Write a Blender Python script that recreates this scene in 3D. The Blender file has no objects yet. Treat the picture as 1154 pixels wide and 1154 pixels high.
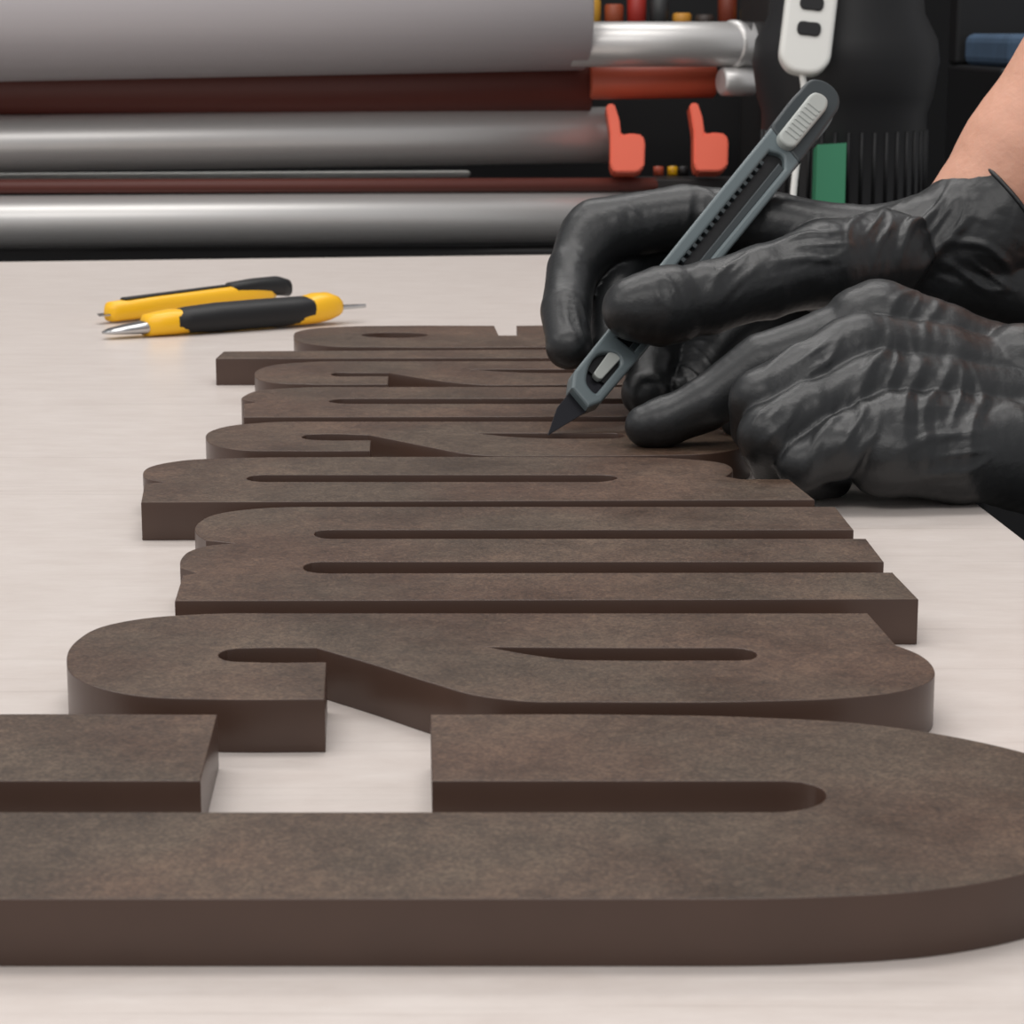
import bpy, bmesh, math, random
from mathutils import Vector, Matrix, noise
random.seed(3)
scene=bpy.context.scene
scene.view_settings.view_transform='Standard'
# ---------- camera model (metres; table top is z=0) ----------
F=2600.0; H=0.1524; PHI=math.atan(539/2600.0)
C0=Vector((0,0,H)); FW=Vector((0,math.cos(PHI),-math.sin(PHI))); UP=Vector((0,math.sin(PHI),math.cos(PHI))); RT=Vector((1,0,0))
def ray(px,py): return FW+RT*((px-577)/F)+UP*((577-py)/F)
def P(px,py,d): return C0+ray(px,py)*d
def G(px,py,z=0.0):
    r=ray(px,py); return C0+r*((z-H)/r.z)
cam=bpy.data.cameras.new('camera'); co=bpy.data.objects.new('camera',cam); scene.collection.objects.link(co)
co.location=C0; co.rotation_euler=(math.pi/2-PHI,0,0)
cam.sensor_width=36; cam.lens=36*F/1154; cam.clip_start=0.02; cam.clip_end=50
cam.dof.use_dof=True; cam.dof.focus_distance=0.68; cam.dof.aperture_fstop=60
scene.camera=co
# ---------- helpers ----------
def srgb(r,g,b):
    def f(c):
        c/=255.0
        return c/12.92 if c<=0.04045 else ((c+0.055)/1.055)**2.4
    return (f(r),f(g),f(b),1)
def mat(name,col,rough=0.5,metal=0.0,spec=0.5,noise_amt=0.0,nscale=50,bump=0.0,bscale=200,sss=0):
    m=bpy.data.materials.new(name); m.use_nodes=True; nt=m.node_tree; b=nt.nodes['Principled BSDF']
    b.inputs['Base Color'].default_value=col; b.inputs['Roughness'].default_value=rough
    b.inputs['Metallic'].default_value=metal; b.inputs['Specular IOR Level'].default_value=spec
    tc=nt.nodes.new('ShaderNodeTexCoord')
    if noise_amt>0:
        n=nt.nodes.new('ShaderNodeTexNoise'); n.inputs['Scale'].default_value=nscale; n.inputs['Detail'].default_value=6
        nt.links.new(tc.outputs['Object'],n.inputs['Vector'])
        mx=nt.nodes.new('ShaderNodeMix'); mx.data_type='RGBA'
        mx.inputs[6].default_value=tuple(c*(1-noise_amt) for c in col[:3])+(1,)
        mx.inputs[7].default_value=tuple(min(1,c*(1+noise_amt)) for c in col[:3])+(1,)
        nt.links.new(n.outputs['Fac'],mx.inputs[0]); nt.links.new(mx.outputs[2],b.inputs['Base Color'])
    if bump>0:
        n2=nt.nodes.new('ShaderNodeTexNoise'); n2.inputs['Scale'].default_value=bscale; n2.inputs['Detail'].default_value=4
        nt.links.new(tc.outputs['Object'],n2.inputs['Vector'])
        bp=nt.nodes.new('ShaderNodeBump'); bp.inputs['Strength'].default_value=bump; bp.inputs['Distance'].default_value=0.001
        nt.links.new(n2.outputs['Fac'],bp.inputs['Height']); nt.links.new(bp.outputs['Normal'],b.inputs['Normal'])
    if sss>0:
        b.inputs['Subsurface Weight'].default_value=sss; b.inputs['Subsurface Radius'].default_value=(0.01,0.004,0.002); b.inputs['Subsurface Scale'].default_value=0.5
    return m
def link(o,parent=None):
    scene.collection.objects.link(o)
    if parent: o.parent=parent
    return o
def empty(name,loc=(0,0,0)):
    e=bpy.data.objects.new(name,None); e.empty_display_size=0.02; scene.collection.objects.link(e); return e
def mesh_obj(name,verts,faces,m=None,parent=None,smooth=False):
    me=bpy.data.meshes.new(name); me.from_pydata([tuple(v) for v in verts],[],faces); me.update()
    if m: me.materials.append(m)
    if smooth: me.polygons.foreach_set('use_smooth',[True]*len(me.polygons))
    return link(bpy.data.objects.new(name,me),parent)
def bake(o):
    dg=bpy.context.evaluated_depsgraph_get(); dg.update()
    me=bpy.data.meshes.new_from_object(o.evaluated_get(dg)); n=o.name; p=o.parent; mw=o.matrix_world.copy()
    bpy.data.objects.remove(o); me.name=n
    no=bpy.data.objects.new(n,me); scene.collection.objects.link(no); no.parent=p; no.matrix_world=mw
    return no
def hermite(pts,seg=0.002):
    n=len(pts); V=[p[0] for p in pts]; out=[]
    L=[(V[(i+1)%n]-V[i]).length for i in range(n)]
    T=[]
    for i in range(n):
        a=(V[i]-V[i-1]); b=(V[(i+1)%n]-V[i]); la=max(a.length,1e-9); lb=max(b.length,1e-9)
        a=a/la;b=b/lb
        if la>3*lb: t=a
        elif lb>3*la: t=b
        else: t=(a*lb+b*la)
        T.append(t.normalized() if t.length>1e-9 else a)
    for i in range(n):
        j=(i+1)%n; l=L[i]; d=(V[j]-V[i])
        m0=T[i]*l if not pts[i][1] else d; m1=T[j]*l if not pts[j][1] else d
        k=max(1,min(40,int(l/seg)))
        for s in range(k):
            t=s/k; h00=2*t**3-3*t*t+1; h10=t**3-2*t*t+t; h01=-2*t**3+3*t*t; h11=t**3-t*t
            out.append(V[i]*h00+m0*h10+V[j]*h01+m1*h11)
    return out
def extruded(name,loops,z0,z1,bev,mtop,mside=None,parent=None,mw=None):
    cu=bpy.data.curves.new(name,'CURVE'); cu.dimensions='2D'; cu.fill_mode='BOTH'
    for lp in loops:
        s=cu.splines.new('POLY'); s.points.add(len(lp)-1); s.use_cyclic_u=True
        for k,v in enumerate(lp): s.points[k].co=(v[0],v[1],0,1)
    cu.extrude=(z1-z0)/2-bev; cu.bevel_depth=bev; cu.bevel_resolution=2; cu.offset=-bev
    o=bpy.data.objects.new(name,cu); scene.collection.objects.link(o)
    bpy.context.view_layer.update()
    o=bake(o); me=o.data
    for v in me.vertices: v.co.z+=(z0+z1)/2
    me.materials.clear(); me.materials.append(mtop); me.materials.append(mside or mtop)
    for p in me.polygons:
        p.material_index=0 if p.normal.z>0.9 else 1; p.use_smooth=False
    bm=bmesh.new(); bm.from_mesh(me); bmesh.ops.remove_doubles(bm,verts=bm.verts,dist=1e-6); 
    for f in bm.faces: f.smooth=abs(f.normal.z)<0.9
    for e in bm.edges:
        if len(e.link_faces)==2 and e.calc_face_angle(0)>0.5: e.smooth=False
    bm.to_mesh(me); bm.free()
    if parent: o.parent=parent
    if mw is not None: o.matrix_world=mw
    return o
def loft(name,secs,m,parent=None,mw=None,n=24,pw=2.6):
    vs=[];fs=[]
    for (x,yc,zc,hw,hh) in secs:
        for k in range(n):
            a=2*math.pi*k/n; c=math.cos(a); s=math.sin(a)
            vs.append((x,yc+hw*math.copysign(abs(c)**(2/pw),c),zc+hh*math.copysign(abs(s)**(2/pw),s)))
    for i in range(len(secs)-1):
        for k in range(n):
            a=i*n+k;b=i*n+(k+1)%n; fs.append((a,b,b+n,a+n))
    fs.append(tuple(range(n))[::-1]); fs.append(tuple(range((len(secs)-1)*n,len(secs)*n)))
    o=mesh_obj(name,vs,fs,m,parent,True)
    if mw is not None: o.matrix_world=mw
    return o
def cyl(name,a,b,r,m,parent=None,n=48,r2=None,bev=0.0):
    a=Vector(a);b=Vector(b); z=(b-a).normalized(); x=z.orthogonal().normalized(); y=z.cross(x); r2=r if r2 is None else r2
    L=(b-a).length; prof=[(0,max(r-bev,0.0001)),(bev,r),(L-bev,r2),(L,max(r2-bev,0.0001))] if bev>0 else [(0,r),(L,r2)]
    vs=[];fs=[]
    for (t,rr) in prof:
        for k in range(n):
            an=2*math.pi*k/n; vs.append(a+z*t+x*(rr*math.cos(an))+y*(rr*math.sin(an)))
    for i in range(len(prof)-1):
        for k in range(n):
            p=i*n+k;q=i*n+(k+1)%n; fs.append((p,q,q+n,p+n))
    fs.append(tuple(range(n))[::-1]); fs.append(tuple(range((len(prof)-1)*n,len(prof)*n)))
    o=mesh_obj(name,vs,fs,m,parent)
    for p in o.data.polygons: p.use_smooth=len(p.vertices)==4
    return o
def box(name,lo,hi,m,parent=None,bev=0.0):
    bm=bmesh.new(); bmesh.ops.create_cube(bm,size=1)
    for v in bm.verts:
        v.co=Vector([lo[i]+(v.co[i]+0.5)*(hi[i]-lo[i]) for i in range(3)])
    if bev>0: bmesh.ops.bevel(bm,geom=bm.edges[:],offset=bev,segments=3,affect='EDGES',profile=0.5)
    me=bpy.data.meshes.new(name); bm.to_mesh(me); bm.free(); me.materials.append(m)
    return link(bpy.data.objects.new(name,me),parent)
def tube(name,pts,r,m,parent=None,cyclic=False):
    cu=bpy.data.curves.new(name,'CURVE'); cu.dimensions='3D'; cu.bevel_depth=r; cu.bevel_resolution=3
    s=cu.splines.new('NURBS'); s.points.add(len(pts)-1)
    for k,p in enumerate(pts): s.points[k].co=(p[0],p[1],p[2],1)
    s.use_endpoint_u=not cyclic; s.use_cyclic_u=cyclic; s.order_u=3; cu.resolution_u=4; cu.use_fill_caps=True
    cu.materials.append(m)
    o=bpy.data.objects.new(name,cu); scene.collection.objects.link(o); 
    if parent: o.parent=parent
    o=bake(o)
    o.data.polygons.foreach_set('use_smooth',[True]*len(o.data.polygons))
    return o

# ---------- materials ----------
def letter_top():
    m=bpy.data.materials.new('brown_laminate_face'); m.use_nodes=True; nt=m.node_tree; b=nt.nodes['Principled BSDF']
    tc=nt.nodes.new('ShaderNodeTexCoord')
    def N(s,d,r=0.5):
        n=nt.nodes.new('ShaderNodeTexNoise'); n.inputs['Scale'].default_value=s; n.inputs['Detail'].default_value=d; n.inputs['Roughness'].default_value=r
        nt.links.new(tc.outputs['Object'],n.inputs['Vector']); return n
    n1=N(1300,3); n2=N(26,8,0.68); n3=N(11,5,0.6); n4=N(260,3,0.6)
    ma=nt.nodes.new('ShaderNodeMath'); ma.operation='MULTIPLY_ADD'; ma.inputs[1].default_value=0.55
    nt.links.new(n1.outputs['Fac'],ma.inputs[0])
    mb=nt.nodes.new('ShaderNodeMath'); mb.operation='MULTIPLY_ADD'; mb.inputs[1].default_value=0.42
    mc=nt.nodes.new('ShaderNodeMath'); mc.operation='MULTIPLY'; mc.inputs[1].default_value=0.23
    nt.links.new(n4.outputs['Fac'],mc.inputs[0])
    nt.links.new(n2.outputs['Fac'],mb.inputs[0]); nt.links.new(mc.outputs[0],mb.inputs[2]); nt.links.new(mb.outputs[0],ma.inputs[2])
    def CR(stops):
        cr=nt.nodes.new('ShaderNodeValToRGB'); e=cr.color_ramp.elements
        e[0].position=stops[0][0]; e[0].color=stops[0][1]; e[1].position=stops[-1][0]; e[1].color=stops[-1][1]
        for s in stops[1:-1]:
            q=e.new(s[0]); q.color=s[1]
        return cr
    c1=CR([(0.42,srgb(50,40,33)),(0.60,srgb(77,63,52)),(0.80,srgb(110,93,77))])
    c2=CR([(0.42,srgb(52,37,30)),(0.60,srgb(84,63,51)),(0.80,srgb(118,92,73))])
    nt.links.new(ma.outputs[0],c1.inputs[0]); nt.links.new(ma.outputs[0],c2.inputs[0])
    fr_=CR([(0.42,(0,0,0,1)),(0.62,(1,1,1,1))]); nt.links.new(n3.outputs['Fac'],fr_.inputs[0])
    mx=nt.nodes.new('ShaderNodeMix'); mx.data_type='RGBA'; nt.links.new(fr_.outputs[0],mx.inputs[0])
    nt.links.new(c1.outputs[0],mx.inputs[6]); nt.links.new(c2.outputs[0],mx.inputs[7]); nt.links.new(mx.outputs[2],b.inputs['Base Color'])
    rr=nt.nodes.new('ShaderNodeMapRange'); rr.inputs[1].default_value=0.3; rr.inputs[2].default_value=0.7; rr.inputs[3].default_value=0.34; rr.inputs[4].default_value=0.54
    nt.links.new(n2.outputs['Fac'],rr.inputs[0]); nt.links.new(rr.outputs[0],b.inputs['Roughness'])
    b.inputs['Specular IOR Level'].default_value=0.36
    bp=nt.nodes.new('ShaderNodeBump'); bp.inputs['Strength'].default_value=0.15; bp.inputs['Distance'].default_value=0.0005
    nt.links.new(n1.outputs['Fac'],bp.inputs['Height']); nt.links.new(bp.outputs['Normal'],b.inputs['Normal'])
    return m
M_top=letter_top()
M_side=mat('brown_laminate_cut_edge',srgb(74,55,46),0.34,noise_amt=0.15,nscale=60)
def table_mat():
    m=bpy.data.materials.new('pale_table_laminate'); m.use_nodes=True; nt=m.node_tree; b=nt.nodes['Principled BSDF']
    tc=nt.nodes.new('ShaderNodeTexCoord'); mp=nt.nodes.new('ShaderNodeMapping'); mp.inputs['Scale'].default_value=(14,40,1)
    mp.inputs['Rotation'].default_value=(0,0,0.06)
    nt.links.new(tc.outputs['Object'],mp.inputs[0])
    n=nt.nodes.new('ShaderNodeTexNoise'); n.inputs['Scale'].default_value=2.2; n.inputs['Detail'].default_value=10; n.inputs['Roughness'].default_value=0.75
    nt.links.new(mp.outputs[0],n.inputs['Vector'])
    cr=nt.nodes.new('ShaderNodeValToRGB'); cr.color_ramp.elements[0].position=0.3; cr.color_ramp.elements[0].color=srgb(205,194,187)
    cr.color_ramp.elements[1].position=0.68; cr.color_ramp.elements[1].color=srgb(220,211,205)
    nt.links.new(n.outputs['Fac'],cr.inputs[0])
    # sparse fine knife scratches
    mp2=nt.nodes.new('ShaderNodeMapping'); mp2.inputs['Scale'].default_value=(2.0,160,1); mp2.inputs['Rotation'].default_value=(0,0,0.02); nt.links.new(tc.outputs['Object'],mp2.inputs[0])
    n3=nt.nodes.new('ShaderNodeTexNoise'); n3.inputs['Scale'].default_value=1.6; n3.inputs['Detail'].default_value=4; n3.inputs['Roughness'].default_value=0.7; nt.links.new(mp2.outputs[0],n3.inputs['Vector'])
    c2=nt.nodes.new('ShaderNodeValToRGB'); c2.color_ramp.elements[0].position=0.34; c2.color_ramp.elements[0].color=(0.86,0.85,0.84,1); c2.color_ramp.elements[1].position=0.42; c2.color_ramp.elements[1].color=(1,1,1,1)
    nt.links.new(n3.outputs['Fac'],c2.inputs[0])
    mx=nt.nodes.new('ShaderNodeMix'); mx.data_type='RGBA'; mx.blend_type='MULTIPLY'; mx.inputs[0].default_value=0.8
    nt.links.new(cr.outputs[0],mx.inputs[6]); nt.links.new(c2.outputs[0],mx.inputs[7]); nt.links.new(mx.outputs[2],b.inputs['Base Color'])
    b.inputs['Roughness'].default_value=0.30; b.inputs['Specular IOR Level'].default_value=0.4
    return m
M_table=table_mat()
M_glove=mat('black_nitrile',(0.0115,0.0125,0.0135,1),0.40,spec=0.5,bump=0.10,bscale=700)
M_skin=mat('skin',srgb(212,158,134),0.5,noise_amt=0.12,nscale=60,bump=0.3,bscale=300,sss=0.15)
M_black=mat('black_plastic',(0.010,0.010,0.011,1),0.5,spec=0.35)
M_dark=mat('dark_metal',(0.016,0.014,0.014,1),0.5)
M_steel=mat('brushed_aluminium',srgb(208,206,204),0.38,metal=0.55,noise_amt=0.04,nscale=20)
M_vinyl=mat('grey_vinyl_roll',srgb(172,167,169),0.45,noise_amt=0.03,nscale=5)
M_red=mat('red_brown_roller',srgb(98,50,42),0.5)  # guide bar's own brown; on the big roller it includes painted shade
M_redend=mat('orange_red_roller_end',srgb(190,88,62),0.5)
M_orange=mat('orange_plastic',srgb(250,112,84),0.45)
M_white=mat('white_plastic',srgb(225,225,220),0.4)
M_green=mat('green_label',srgb(40,120,85),0.5)
M_blue=mat('blue_cloth',srgb(66,88,112),0.8,noise_amt=0.4,nscale=30)
M_yellow=mat('yellow_plastic',srgb(245,186,20),0.35)
M_greyp=mat('grey_knife_plastic',srgb(96,107,110),0.34)
M_greyd=mat('dark_grey_knife_plastic',srgb(48,55,58),0.4)
M_greyl=mat('light_grey_slider',srgb(168,172,168),0.4)
M_blade=mat('black_blade_steel',srgb(48,48,52),0.3,metal=0.8)
M_bright=mat('bright_blade_steel',srgb(190,190,190),0.2,metal=1)
M_floor=mat('grey_concrete',srgb(60,58,56),0.7,noise_amt=0.2,nscale=8)
M_wall=mat('grey_paint',srgb(120,118,116),0.8,noise_amt=0.05,nscale=4)

# ---------- table ----------
tab=empty('work_table')
r1=G(1154,607); r2=G(1111,574); dr=(r2-r1).normalized()
fA=G(0,295); fB=G(620,287); df=(fB-fA)
def isect(p,d,q,e):
    den=d.x*e.y-d.y*e.x; t=((q.x-p.x)*e.y-(q.y-p.y)*e.x)/den; return p+d*t
fr=isect(r1,dr,fA,df)
nr=r1+dr*((-0.45-r1.y)/dr.y)
pts=[(-1.0,-0.45),(nr.x,nr.y),(fr.x,fr.y)]
tl=fA+df*((-1.0-fA.x)/df.x); pts.append((tl.x,tl.y))
extruded('table_top',[[Vector(p) for p in pts]],-0.025,0,0.0012,M_table,M_table,tab)
for i,(x,y) in enumerate([(-0.92,-0.37),(nr.x-0.08,-0.37),(fr.x-0.08,fr.y-0.1),(-0.92,tl.y-0.1)]):
    box('table_leg_%d'%(i+1),(x-0.025,y-0.025,-0.85),(x+0.025,y+0.025,-0.0245),M_dark,tab,0.003)
# ---------- room ----------
box('floor',(-3,-1.5,-0.9),(3,3.6,-0.85),M_floor)
box('wall_back',(-3,3.5,-0.85),(3,3.6,1.9),M_wall)

# ---------- letters ----------
T=0.012
def LP(lst):
    out=[]
    for p in lst:
        g=G(p[0],p[1],T); out.append((Vector((g.x,g.y)),len(p)>2))
    return hermite(out)
c=1
letters=[]
letters.append([[(485,805,c),(700,805),(850,808),(980,816),(1080,831),(1180,856),(1245,888),(1262,925),(1225,960),(1150,986),(1050,1003),(920,1011),(780,1013),(-250,1013),(-400,998),(-500,955),(-505,900),(-440,850),(-330,822),(-200,808),(-50,805),(245,805,c),(226,880,c),(-120,880),(-170,897),(-120,915),(870,915),(908,911),(931,898),(918,885),(885,880),(487,880,c)]])
letters.append([[(75,745),(86,722),(115,706),(160,697),(225,692),(330,691),(978,691,c),(1010,727,c),(1035,737),(1052,752),(1050,766),(1020,778),(960,786),(860,790),(620,791),(545,785),(485,769),(425,750),(357,730,c),(290,730),(256,732),(246,738),(254,744),(285,746),(368,746,c),(366,788,c),(245,788),(155,784),(100,771),(80,759)],
 [(550,729,c),(700,730),(825,730),(847,733),(853,738),(846,743),(820,744),(690,744),(640,743),(600,738)]])
letters.append([[(206,648,c),(222,646,c),(203,640,c),(204,630),(216,620),(240,614),(263,612,c),(232,609,c),(221,601),(225,588),(245,579),(290,573),(360,571),(941,571,c),(962,597,c),(370,597),(356,599),(354,602),(362,606),(390,607),(976,607,c),(996,633,c),(360,633),(345,636),(342,640),(348,644),(370,646),(1006,645,c),(1035,675,c),(197,677,c)]])
letters.append([[(163,545,c),(185,543,c),(166,540),(161,534),(172,525),(205,519),(270,516),(380,515),(700,515),(770,517),(815,522),(826,530),(818,537,c),(835,540,c),(889,540,c),(918,563,c),(159,566,c)],
 [(300,535),(285,536),(278,539),(285,542),(300,543),(670,543),(690,541),(696,539),(690,536),(670,535)]])
letters.append([[(232,494),(237,486),(258,480),(300,476),(380,475),(800,475,c),(812,484,c),(832,488),(846,496),(835,505),(800,511),(740,513),(580,514),(530,512),(490,505),(455,498),(415,490,c),(365,489),(345,490),(340,492),(346,495),(365,496),(418,496,c),(417,508,c),(330,508),(270,507),(242,502)],
 [(535,488,c),(600,488),(690,488),(704,491),(690,494),(620,494),(575,492)]])
letters.append([[(275,455,c),(290,453,c),(275,451),(277,445),(292,440),(330,437),(400,436),(800,436,c),(815,449,c),(400,449),(378,450),(370,452),(378,454),(400,455),(820,455,c),(838,469,c),(275,470,c)]])
letters.append([[(287,423),(292,416),(310,411),(345,408),(420,407),(745,407,c),(752,413,c),(775,418),(782,424),(770,430),(730,433),(560,434),(520,432),(480,427),(438,420,c),(400,420),(378,420),(373,422),(380,424),(400,424),(438,424,c),(437,433,c),(350,433),(305,431),(290,427)],
 [(530,416,c),(600,416),(655,416),(664,418),(655,420),(600,420),(570,419)]])
letters.append([[(252,396,c),(745,393,c),(756,403,c),(243,404,c)]])
letters.append([[(331,379),(337,373),(355,370),(390,368),(450,367),(557,367,c),(562,378,c),(583,378,c),(582,367,c),(690,367),(730,371),(742,378),(725,386),(680,390),(600,391),(430,391),(370,390),(340,386)],
 [(425,375),(412,376),(408,377),(412,379),(425,380),(465,380),(478,379),(482,377),(478,376),(465,375)]])
for i,L in enumerate(letters):
    extruded('sign_letter',[LP(l) for l in L],0.0,T,0.0003,M_top,M_side)

# ---------- skin/gloves ----------
_ico=None
def ico():
    global _ico
    if _ico is None:
        bm=bmesh.new(); bmesh.ops.create_icosphere(bm,subdivisions=3,radius=1); bm.verts.ensure_lookup_table()
        _ico=([v.co.copy() for v in bm.verts],[tuple(v.index for v in f.verts) for f in bm.faces]); bm.free()
    return _ico
def blob(name,chains,m,parent,vox=0.001,smooth=6,cut=None,zones=(),fine=0.0):
    vs=[];fs=[];iv,iff=ico()
    for ch in chains:
        pts=[(P(x,y,d),r*d/F) for (x,y,d,r) in ch]
        samp=[]
        n=len(pts)
        for i in range(n-1):
            p0=pts[max(i-1,0)];p1=pts[i];p2=pts[i+1];p3=pts[min(i+2,n-1)]
            l=(p2[0]-p1[0]).length; k=max(1,int(l/(0.28*min(p1[1],p2[1]))))
            for s in range(k+(1 if i==n-2 else 0)):
                t=s/k
                cr_=0.5*((2*p1[0])+(p2[0]-p0[0])*t+(2*p0[0]-5*p1[0]+4*p2[0]-p3[0])*t*t+(3*p1[0]-p0[0]-3*p2[0]+p3[0])*t**3)
                c_=cr_*0.45+(p1[0]*(1-t)+p2[0]*t)*0.55
                e=t*t*(3-2*t); rr=p1[1]*(1-e)+p2[1]*e
                if l>1.2*rr and m is M_glove: rr*=1-0.06*math.sin(math.pi*t)
                samp.append((c_,rr))
        for (c_,r) in samp:
            o=len(vs); vs.extend([c_+v*r for v in iv]); fs.extend([tuple(a+o for a in f) for f in iff])
    o=mesh_obj(name,vs,fs,m,None,True)
    rm=o.modifiers.new('r','REMESH'); rm.mode='VOXEL'; rm.voxel_size=vox; rm.use_smooth_shade=True
    sm=o.modifiers.new('s','SMOOTH'); sm.factor=0.5; sm.iterations=smooth
    bpy.context.view_layer.update()
    o=bake(o)
    me=o.data
    if not me.materials: me.materials.append(m)
    nr_=[v.normal.copy() for v in me.vertices]
    Z=[]
    for (x,y,d,R,ang,wl,amp) in zones:
        s=d/F; a=math.radians(ang); dirf=RT*math.cos(a)-UP*math.sin(a); per=RT*math.sin(a)+UP*math.cos(a)
        Z.append((P(x,y,d),R*s,dirf,per,wl*s,amp*s))
    def ridge(u,w,z,s):
        nn=noise.noise(Vector((u+s,w,z)))
        rg=max(0.0,1-abs(nn)*3.6); rg=rg*rg*(3-2*rg)
        mk=0.45+1.1*noise.noise(Vector((u*.5+31+s,w*1.5,z)))
        return rg*max(0,mk)
    for i,v in enumerate(me.vertices):
        h=0.0; co_=v.co
        for (cc,R,df_,pe,wl,amp) in Z:
            q=co_-cc; g=q.length_squared/(R*R)
            if g<3.0:
                u=q.dot(pe)/wl; w=q.dot(df_)/(5.0*wl); z=q.dot(FW)/(5*wl)
                wv=0.8*noise.noise(Vector((u*.25,w*1.1,z+9)))
                h+=0.78*amp*math.exp(-g)*(ridge(u+wv,w,z,0)+0.4*ridge(u*2.1+wv*1.6,w*1.8,z*1.6,50)-0.15)
        if fine>0:
            h+=fine*noise.fractal(co_*60,1.0,2.0,2)
        v.co=co_+nr_[i]*h
    if cut:
        bm=bmesh.new(); bm.from_mesh(me)
        pc,pn=cut
        res=bmesh.ops.bisect_plane(bm,geom=bm.verts[:]+bm.edges[:]+bm.faces[:],plane_co=pc,plane_no=pn,clear_outer=True)
        be=[e for e in bm.edges if len(e.link_faces)==1]
        loop=[]
        if be:
            adj={}
            for e in be:
                a,b=e.verts; adj.setdefault(a,[]).append(b); adj.setdefault(b,[]).append(a)
            st=be[0].verts[0]; loop=[st.co.copy()]; prev=None; cur=st
            while True:
                nx=[w for w in adj[cur] if w is not prev]
                if not nx: break
                prev,cur=cur,nx[0]
                if cur is st: break
                loop.append(cur.co.copy())
                if len(loop)>5000: break
        bm.to_mesh(me); bm.free()
        if len(loop)>20: tube(name+'_cuff_bead',loop[::3],0.0009,m,parent,True)
    me.polygons.foreach_set('use_smooth',[True]*len(me.polygons))
    o.parent=parent
    return o
worker=empty('worker')
wrA=(1050,272,.885,56)
A=[
 [(1000,285,.865,50),(930,298,.85,50),(862,318,.842,44),(795,336,.835,43),(745,345,.831,46),(716,348,.829,38)],      # thumb
 [wrA,(960,270,.89,40),(865,256,.897,42),(770,245,.900,38),(674,264,.897,41),(646,305,.885,31),(638,350,.868,30),(641,390,.856,27)], # index
 [wrA,(960,285,.905,42),(870,280,.918,40),(770,280,.918,36),(705,300,.908,32),(690,350,.89,29),(688,395,.872,26)], # middle
 [wrA,(970,300,.91,42),(885,305,.92,40),(800,330,.915,36),(748,375,.895,34),(735,415,.872,31),(728,442,.858,28)], # ring
 [(1050,285,.885,55),(975,325,.90,44),(900,348,.90,44),(832,376,.895,40),(795,412,.88,34),(778,446,.862,28)], # pinky
 [(930,300,.875,55),(1000,290,.88,52)],
 [(1010,280,.88,50),(1060,275,.882,62),(1105,262,.884,78),(1140,236,.885,82),(1185,200,.885,82)],
 [(1010,305,.88,40),(1070,310,.88,45),(1120,318,.88,44),(1150,330,.88,40)],
]
ZA=[(1085,250,.85,66,-62,34,13),(1000,262,.85,50,-70,28,8),(930,290,.83,60,-15,28,6),(850,300,.82,45,-55,22,4),(700,235,.87,50,60,26,5),(640,290,.86,40,15,22,5),(640,360,.85,35,70,22,3.5),(745,330,.81,36,62,20,4),(780,240,.88,50,80,26,4),(760,420,.85,60,60,22,4),(1110,320,.86,50,20,26,8)]
cutA=(P(1128,235,.885),(P(1200,175,.885)-P(1120,235,.885)).normalized())
blob('glove_knife_hand',A,M_glove,worker,0.0009,5,cutA,ZA,0.0004)
blob('forearm_knife_hand',[[(1085,262,.885,60),(1120,228,.885,71),(1180,160,.885,88),(1290,40,.88,112),(1450,-100,.86,130)]],M_skin,worker,0.002,12,None,(),0.0002)
B=[
 [(1150,440,.80,70),(1060,395,.80,55),(990,368,.80,54),(935,390,.80,44),(862,412,.80,39),(795,455,.80,32),(752,474,.80,30),(728,480,.80,25)],
 [(1150,455,.79,72),(1060,420,.785,55),(970,400,.78,50),(910,425,.77,40),(858,450,.765,37),(852,482,.775,30),(885,500,.79,26)],
 [(1150,475,.785,72),(1060,450,.775,52),(985,440,.77,48),(915,465,.76,38),(866,490,.755,36),(872,522,.767,28),(905,528,.78,25)],
 [(1150,500,.78,70),(1070,490,.765,52),(1005,485,.757,46),(945,505,.75,36),(905,523,.75,31),(915,540,.762,24),(940,540,.775,22)],
 [(1130,480,.82,55),(1040,470,.835,42),(960,455,.84,36),(880,462,.832,30),(835,470,.826,26)],
 [(1000,510,.755,52),(1080,514,.76,55),(1150,512,.77,66),(1260,545,.78,85),(1330,570,.79,90)],
 [(1150,430,.79,66),(1260,455,.80,90)],
 [(1000,430,.80,55),(1070,450,.80,60)],
]
ZB=[(1040,410,.75,75,-78,42,9),(985,490,.74,70,-70,38,7),(930,410,.76,50,-50,32,6),(862,425,.77,34,-45,22,4),(780,455,.77,36,-55,20,4.5),(890,470,.74,45,-60,26,4),(1110,450,.75,70,-80,42,10),(1090,530,.74,60,-20,34,7),(1060,340,.78,50,-70,34,6)]
blob('glove_steadying_hand',B,M_glove,worker,0.0009,5,(P(1300,540,.785),(P(1300,545,.785)-P(1150,500,.785)).normalized()),ZB,0.0004)
blob('forearm_steadying_hand',[[(1220,500,.785,70),(1320,530,.79,80),(1500,520,.81,100),(1700,430,.84,115)]],M_skin,worker,0.002,8)

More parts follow.
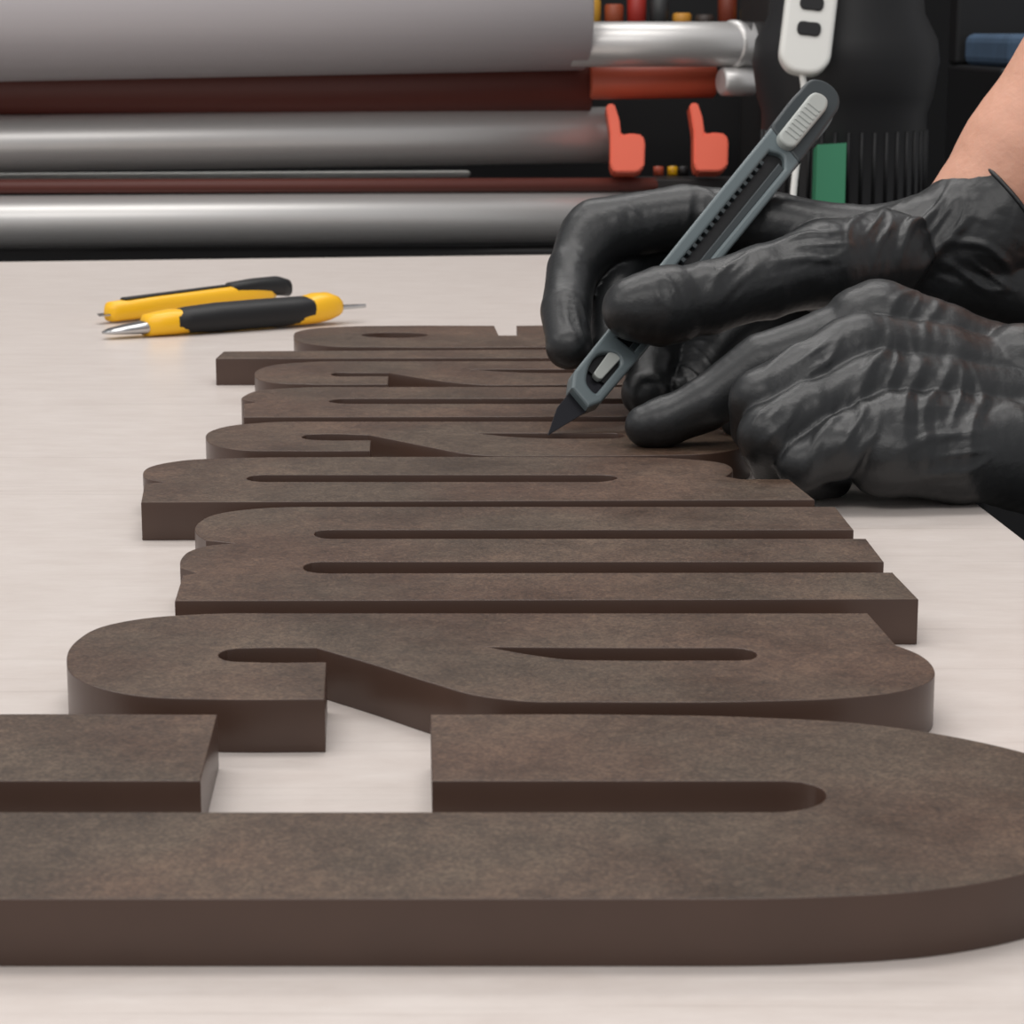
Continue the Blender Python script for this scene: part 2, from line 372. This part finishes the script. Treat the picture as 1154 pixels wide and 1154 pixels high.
# ---------- held knife ----------
Tk=G(617,491,0.0122); Ek=P(930,103,.905)
kx=(Ek-Tk).normalized(); Lk=(Ek-Tk).length
kz=(-FW); kz=(kz-kx*kz.dot(kx)).normalized(); ky=kz.cross(kx)
MK=Matrix(((kx.x,ky.x,kz.x,Tk.x),(kx.y,ky.y,kz.y,Tk.y),(kx.z,ky.z,kz.z,Tk.z),(0,0,0,1)))
knife=empty('gray_utility_knife')
def h2(lst,mm=0.001,seg=0.0008): return hermite([(Vector((p[0]*mm,p[1]*mm)),len(p)>2) for p in lst],seg)
Lm=Lk*1000
body=h2([(17,-5,c),(22,-7.5,c),(60,-8.6),(Lm-60,-9.6),(Lm-30,-9.4),(Lm-8,-8),(Lm-1,-4),(Lm,1),(Lm-3,6),(Lm-12,7.5),(Lm-60,7.5),(60,7.2),(26,7),(19,4,c)])
slot=h2([(47,-5.2,c),(Lm-44,-6.4,c),(Lm-40,-3),(Lm-42,2.2,c),(47,2.4,c)])
win=h2([(24,-4.2),(38,-4.5),(41,-2),(39,2.5),(28,3),(24,0)])
extruded('handle_shell',[body,slot,win],-0.0045,0.0045,0.0012,M_greyp,M_greyp,knife,MK)
core=h2([(30,-6.8,c),(Lm-20,-7,c),(Lm-20,6.5,c),(30,6,c)])
extruded('blade_channel',[core],-0.003,0.0018,0.0002,M_black,M_black,knife,MK)
extruded('inner_rail',[h2([(47,-5.6,c),(Lm-44,-6.6,c),(Lm-43,-3.4,c),(47,-3,c)])],-0.003,0.0038,0.0005,M_greyd,M_greyd,knife,MK)
extruded('end_cap',[h2([(Lm-38,-9),(Lm-36,-9.8),(Lm-8,-8.6),(Lm-0.4,-4.4),(Lm+0.6,1),(Lm-2.4,6.6),(Lm-12,8.1),(Lm-30,8.1),(Lm-34,6)])],-0.0048,0.0050,0.0012,M_greyd,M_greyd,knife,MK)
extruded('slider',[h2([(Lm-37,-3),(Lm-34,-4.6),(Lm-14,-4.8),(Lm-8,-2),(Lm-9,2.4),(Lm-15,3.8),(Lm-34,3.6),(Lm-37,2)])],0.002,0.0082,0.0012,M_greyl,M_greyl,knife,MK)
for i in range(8):
    x=Lm-33+i*2.4
    extruded('slider_ridge_%d'%i,[h2([(x,-3.4,c),(x+1,-3.4,c),(x+1,2.4,c),(x,2.4,c)])],0.0078,0.0086,0.0003,M_greyl,M_greyl,knife,MK)
n=0; x=50
while x<Lm-46:
    extruded('ratchet_tooth_%d'%n,[h2([(x,0.9,c),(x+1.8,0.9,c),(x+1.8,2.5,c),(x,2.5,c)])],0.001,0.0040,0.0002,M_greyd,M_greyd,knife,MK); n+=1; x+=4
extruded('blade',[h2([(0,0,c),(17,-5.4,c),(34,-5.4,c),(34,3.6,c),(11,3.6,c)])],-0.0004,0.0004,0.0001,M_blade,M_blade,knife,MK)
extruded('blade_holder',[h2([(30,-2.5),(42,-3.2),(43,0),(42,1.8),(30,1.2),(29,-0.5)])],0.0006,0.0040,0.0004,M_greyl,M_greyl,knife,MK)
extruded('lanyard_ring',[h2([(66,5),(70,4),(72,6.5),(70,10.2),(66,9.6)]),h2([(67.3,6.4),(69.6,6),(70.3,7),(69.3,8.2),(67.3,7.8)])],-0.001,0.0055,0.0004,M_greyl,M_greyl,knife,MK)

# ---------- yellow knives on table ----------
def frame(a,b,lift=0):
    x=(b-a).normalized(); z=Vector((0,0,1)); y=z.cross(x); a=a+Vector((0,0,lift))
    return Matrix(((x.x,y.x,z.x,a.x),(x.y,y.y,z.y,a.y),(x.z,y.z,z.z,a.z),(0,0,0,1))),(b-a).length
k2=empty('yellow_utility_knife')
a=G(112,383); b=G(412,362); MF,L2=frame(a,b); mm=0.001; S=L2/0.14
def sc(l): return [(x*S*mm,y*mm,z*mm,w*mm,h*mm) for (x,y,z,w,h) in l]
loft('handle_body',sc([(22,0,5,5,4.2),(23.5,0,5.8,7.5,5.6),(30,0,6.4,9,6.2),(36,0,6.8,9.5,6.6),(45,0,6.8,10,6),(80,0,7,10.5,6),(104,0,7.8,10.5,7.2),(112,0,9,10,8),(119,0,9.6,8.5,7.4),(124,0,9.4,6,5.4),(126,0,9,4,3.6)]),M_yellow,k2,MF)
loft('rubber_grip',sc([(36,0,7.2,3,3),(37,0,7.2,9.8,5.2),(44,0,7.2,10.6,6.6),(60,0,7.6,11,7.4),(80,0,8,11.2,7.4),(100,0,8.2,11,7.4),(108,0,9.2,10.5,6.4),(112,0,9.8,8,4)]),M_black,k2,MF)
loft('metal_nose',sc([(2,0,3.5,2,.7),(6,0,4,5,1.6),(14,0,4.6,6.5,2.6),(22,0,5,7,3.4),(25,0,5,6.5,3.4)]),M_bright,k2,MF)
extruded('spare_blade',[h2([(124*S,3,c),(122*S,-4,c),(133*S,-3,c),(140*S,-1,c)])],0.0075,0.0095,0.0001,M_bright,M_bright,k2,MF)
k3=empty('yellow_snap_off_knife')
a=G(108,366); b=G(324,342); MF3,L3=frame(a,b); S=L3/0.105
def sc3(l): return [(x*S*mm,y*mm,z*mm,w*mm,h*mm) for (x,y,z,w,h) in l]
loft('handle_body',sc3([(6,0,5,3,3.5),(8,0,6,6,5.4),(30,0,6.6,6.5,6),(80,0,7.4,7,6.6),(92,0,7.4,6.5,6.4),(96,0,7.4,4,4.4)]),M_yellow,k3,MF3)
loft('black_end_cap',sc3([(70,0,11.5,3,2.4),(73,0,12,6.2,3.4),(85,0,12.3,7,4),(99,0,10.8,7,5.6),(104,0,9.4,6,5),(105,0,9,4,3.4)]),M_black,k3,MF3)
loft('blade_channel',sc3([(14,0,12.1,2,.4),(15,0,12.4,3,.7),(72,0,13.8,3,.7),(73,0,13.7,2,.4)]),M_black,k3,MF3)
extruded('snap_blade',[h2([(0,-3,c),(12,-3,c),(12,4,c),(4,4,c)])],0.0045,0.0053,0.0001,M_bright,M_bright,k3,MF3)

# ---------- laminator / printer rollers ----------
lam=empty('roll_laminator')
def rol(name,x0,x1,yc0,yc1,rpx,m,dl=1.74,dr_=1.84,xr=None):
    a=P(x0,yc0,dl); b=P(x1,yc1,dr_); r=rpx*((dl+dr_)/2)/F
    return cyl(name,a,b,r,m,lam,64,bev=0.002)
rol('vinyl_roll',-700,658,22,0,80,M_vinyl,1.66,1.76)
rol('vinyl_roll_shaft',640,850,50,50,25,M_steel,1.75,1.77)
rol('shaft_collar',835,866,45,45,20,M_dark,1.765,1.775)
rol('shaft_ring',822,832,50,50,27,M_steel,1.765,1.77)
rol('shaft_end_knob',812,850,92,92,16,M_steel,1.765,1.775)
rol('red_brown_roller',-700,665,104,92,36,M_red,1.74,1.81)  # shaded stretch of the orange roller, shadow put into its darker colour
rol('orange_roller_unshaded_end',664,806,92,90,20,M_redend,1.79,1.80)  # same roller's end outside the shadow, in the lighter orange
rol('pinch_roller',-700,692,172,152,32,M_steel,1.72,1.82)
rol('guide_bar',-700,742,212,208,8,M_red,1.70,1.79)
rol('white_guide_rod',-700,530,203,196,4,M_white,1.76,1.84)
rol('lower_roller',-700,735,256,243,29,M_steel,1.70,1.80)
def plate(name,pxpts,d,th,m):
    pts=[P(x,y,d) for x,y in pxpts]
    fr_=[p for p in pts]; bk=[p+FW*th for p in pts]; n=len(pts)
    fs=[tuple(range(n))[::-1],tuple(range(n,2*n))]+[(i,(i+1)%n,(i+1)%n+n,i+n) for i in range(n)]
    o=mesh_obj(name,fr_+bk,fs,m,lam)
    bm=bmesh.new(); bm.from_mesh(o.data); bmesh.ops.recalc_face_normals(bm,faces=bm.faces); bmesh.ops.bevel(bm,geom=bm.edges[:],offset=0.0012,segments=2,affect='EDGES'); bm.to_mesh(o.data); bm.free()
    return o
br=[(683,118),(692,116),(698,134),(700,152),(712,150),(724,152),(727,160),(726,188),(718,194),(692,194),(688,186),(688,150)]
plate('roller_bracket_1',br,1.76,0.03,M_orange)
plate('roller_bracket_2',[(x+94,y-1) for x,y in br],1.76,0.03,M_orange)
a=P(-700,300,1.95)
box('back_casing',(a.x,2.0,-0.4),(P(870,0,2.0).x,2.05,P(0,27,2.03).z),M_black,lam,0.004)
box('base_beam',(a.x,1.80,-0.10),(P(745,0,1.8).x,1.99,P(0,277,1.8).z),M_dark,lam,0.004)
box('side_frame',(P(850,0,1.86).x,1.80,-0.85),(P(872,0,1.86).x,2.02,0.32),M_dark,lam,0.004)
box('leg_frame',(a.x,1.80,-0.85),(a.x+0.06,2.0,0.32),M_dark,lam,0.004)
for i,x in enumerate((742,758,770)):
    cyl('indicator_cap_%d'%i,P(x,198,1.83),P(x,188,1.83),0.004,(M_redend,M_yellow,M_dark)[i],lam,16)
box('indicator_rail',(P(700,0,1.8).x,1.80,P(0,206,1.83).z-0.008),(P(870,0,1.83).x,1.84,P(0,198,1.83).z),M_dark,lam,0.001)
# ---------- shelf clutter behind ----------
sh=empty('storage_shelf')
zb=P(0,30,2.5).z
box('shelf_board',(-0.1,2.45,zb-0.02),(0.34,2.8,zb),M_dark,sh,0.002)
box('shelf_back',(-0.1,2.8,-0.85),(0.9,2.83,0.8),M_black,sh)
for i,x in enumerate((-0.09,0.32)): box('shelf_post_%d'%i,(x,2.46,-0.85),(x+0.02,2.8,0.8),M_dark,sh)
cols=[srgb(120,50,30),srgb(200,150,50),srgb(150,70,40),srgb(160,40,30),srgb(50,50,50),srgb(200,140,50),srgb(60,50,45)]
for i in range(11):
    x=0.06+i*0.024; cm=mat('bottle_colour_%d'%i,cols[i%7],0.5)
    cyl('bottle_%d'%i,(x,2.5,zb),(x,2.5,zb+0.012+0.03*random.random()),0.010,cm,sh,24,bev=0.002)
# ---------- black machine ----------
vac=empty('industrial_vacuum')
cx,cy=P(952,100,1.62).x,P(952,100,1.62).y
def zz(py,d=1.56): return P(950,py,d).z
prof=[(0.05,-0.85),(0.06,-0.84),(0.062,zz(240)),(0.062,zz(130)),(0.066,zz(112)),(0.070,zz(70)),(0.068,zz(45)),(0.058,zz(15)),(0.052,zz(-60)),(0.04,zz(-110)),(0.001,zz(-120))]
vs=[];fs=[];n=64; RS=0.93
for (r,z) in prof:
    for k in range(n):
        an=2*math.pi*k/n; rr=r*RS
        vs.append((cx+rr*math.cos(an),cy+rr*math.sin(an),z))
for i in range(len(prof)-1):
    for k in range(n):
        p=i*n+k;q=i*n+(k+1)%n; fs.append((p,q,q+n,p+n))
fs.append(tuple(range(n))[::-1])
o=mesh_obj('vacuum_body',vs,fs,M_black,vac,True)
for k in range(20):
    an=math.pi+math.pi*(k+0.5)/20; r=0.062*RS
    q=Vector((cx+r*math.cos(an),cy+r*math.sin(an),0))
    cyl('cooling_rib_%d'%k,(q.x,q.y,zz(235)),(q.x,q.y,zz(150)),0.0014,M_black,vac,8)
pl=[P(x,y,1.552) for x,y in [(921,163),(954,161),(952,232),(919,230)]]
mesh_obj('green_label',pl+[p+FW*0.02 for p in pl],[(3,2,1,0),(4,5,6,7),(0,1,5,4),(1,2,6,5),(2,3,7,6),(3,0,4,7)],M_green,vac)
rem=empty('wall_remote_control')
DR=1.535
ax=(P(904,85,DR)-P(921,-60,DR)).normalized()*-1
rz=-FW; rz=(rz-ax*rz.dot(ax)).normalized(); ry=rz.cross(ax); o1=P(904,85,DR)
MR=Matrix(((ax.x,ry.x,rz.x,o1.x),(ax.y,ry.y,rz.y,o1.y),(ax.z,ry.z,rz.z,o1.z),(0,0,0,1)))
extruded('remote_shell',[h2([(0,0),(2,10),(8,15.5),(20,17),(80,17),(90,12),(92,0),(90,-12),(80,-17),(20,-17),(8,-15.5),(2,-10)])],-0.008,0.008,0.003,M_white,M_white,rem,MR)
for i,x in enumerate((26,43,60)):
    extruded('remote_button_%d'%i,[h2([(x,-7),(x+3.5,-8),(x+7,-7),(x+8,0),(x+7,7),(x+3.5,8),(x,7),(x-1,0)])],0.0078,0.0095,0.0008,M_black,M_black,rem,MR)
tube('remote_cable',[P(904,84,DR),P(908,105,DR),P(903,135,DR),P(900,165,DR),P(897,190,DR),P(893,225,DR),P(890,300,DR)],0.0022,M_white,rem)
bc=empty('blue_storage_bin')
xb=P(1112,0,2.1).x
box('bin_body',(xb,2.05,P(0,75,2.1).z),(xb+0.25,2.25,P(0,38,2.1).z),M_blue,bc,0.008)
box('bin_stand',(xb-0.006,2.05,-0.85),(xb+0.25,2.3,P(0,75,2.1).z),M_black,bc,0.004)
box('bin_back_panel',(xb-0.006,2.26,P(0,75,2.1).z),(xb+0.25,2.3,0.4),M_black,bc,0.004)

# ---------- lights ----------
w=bpy.data.worlds.new('world'); scene.world=w; w.use_nodes=True
w.node_tree.nodes['Background'].inputs[0].default_value=(0.98,0.98,1,1); w.node_tree.nodes['Background'].inputs[1].default_value=0.5
def area(name,loc,rot,sx,sy,e,col=(1,0.97,0.94)):
    l=bpy.data.lights.new(name,'AREA'); l.shape='RECTANGLE'; l.size=sx; l.size_y=sy; l.energy=e; l.color=col
    o=bpy.data.objects.new(name,l); o.location=loc; o.rotation_euler=rot; scene.collection.objects.link(o)
area('front_fill_light',( -0.2,0.9,1.7),(0,0,0),1.6,0.4,13)
area('front_fill_light',( -0.2,2.1,1.7),(math.radians(-15),0,0),1.6,0.35,12)
area('front_fill_light',( -1.6,0.4,1.4),(0,math.radians(-50),0),0.6,1.6,7)
area('front_fill_light',( -0.3,-0.6,1.5),(math.radians(48),0,0),1.6,0.4,11)  # added fill from behind the camera, brightens the roller fronts
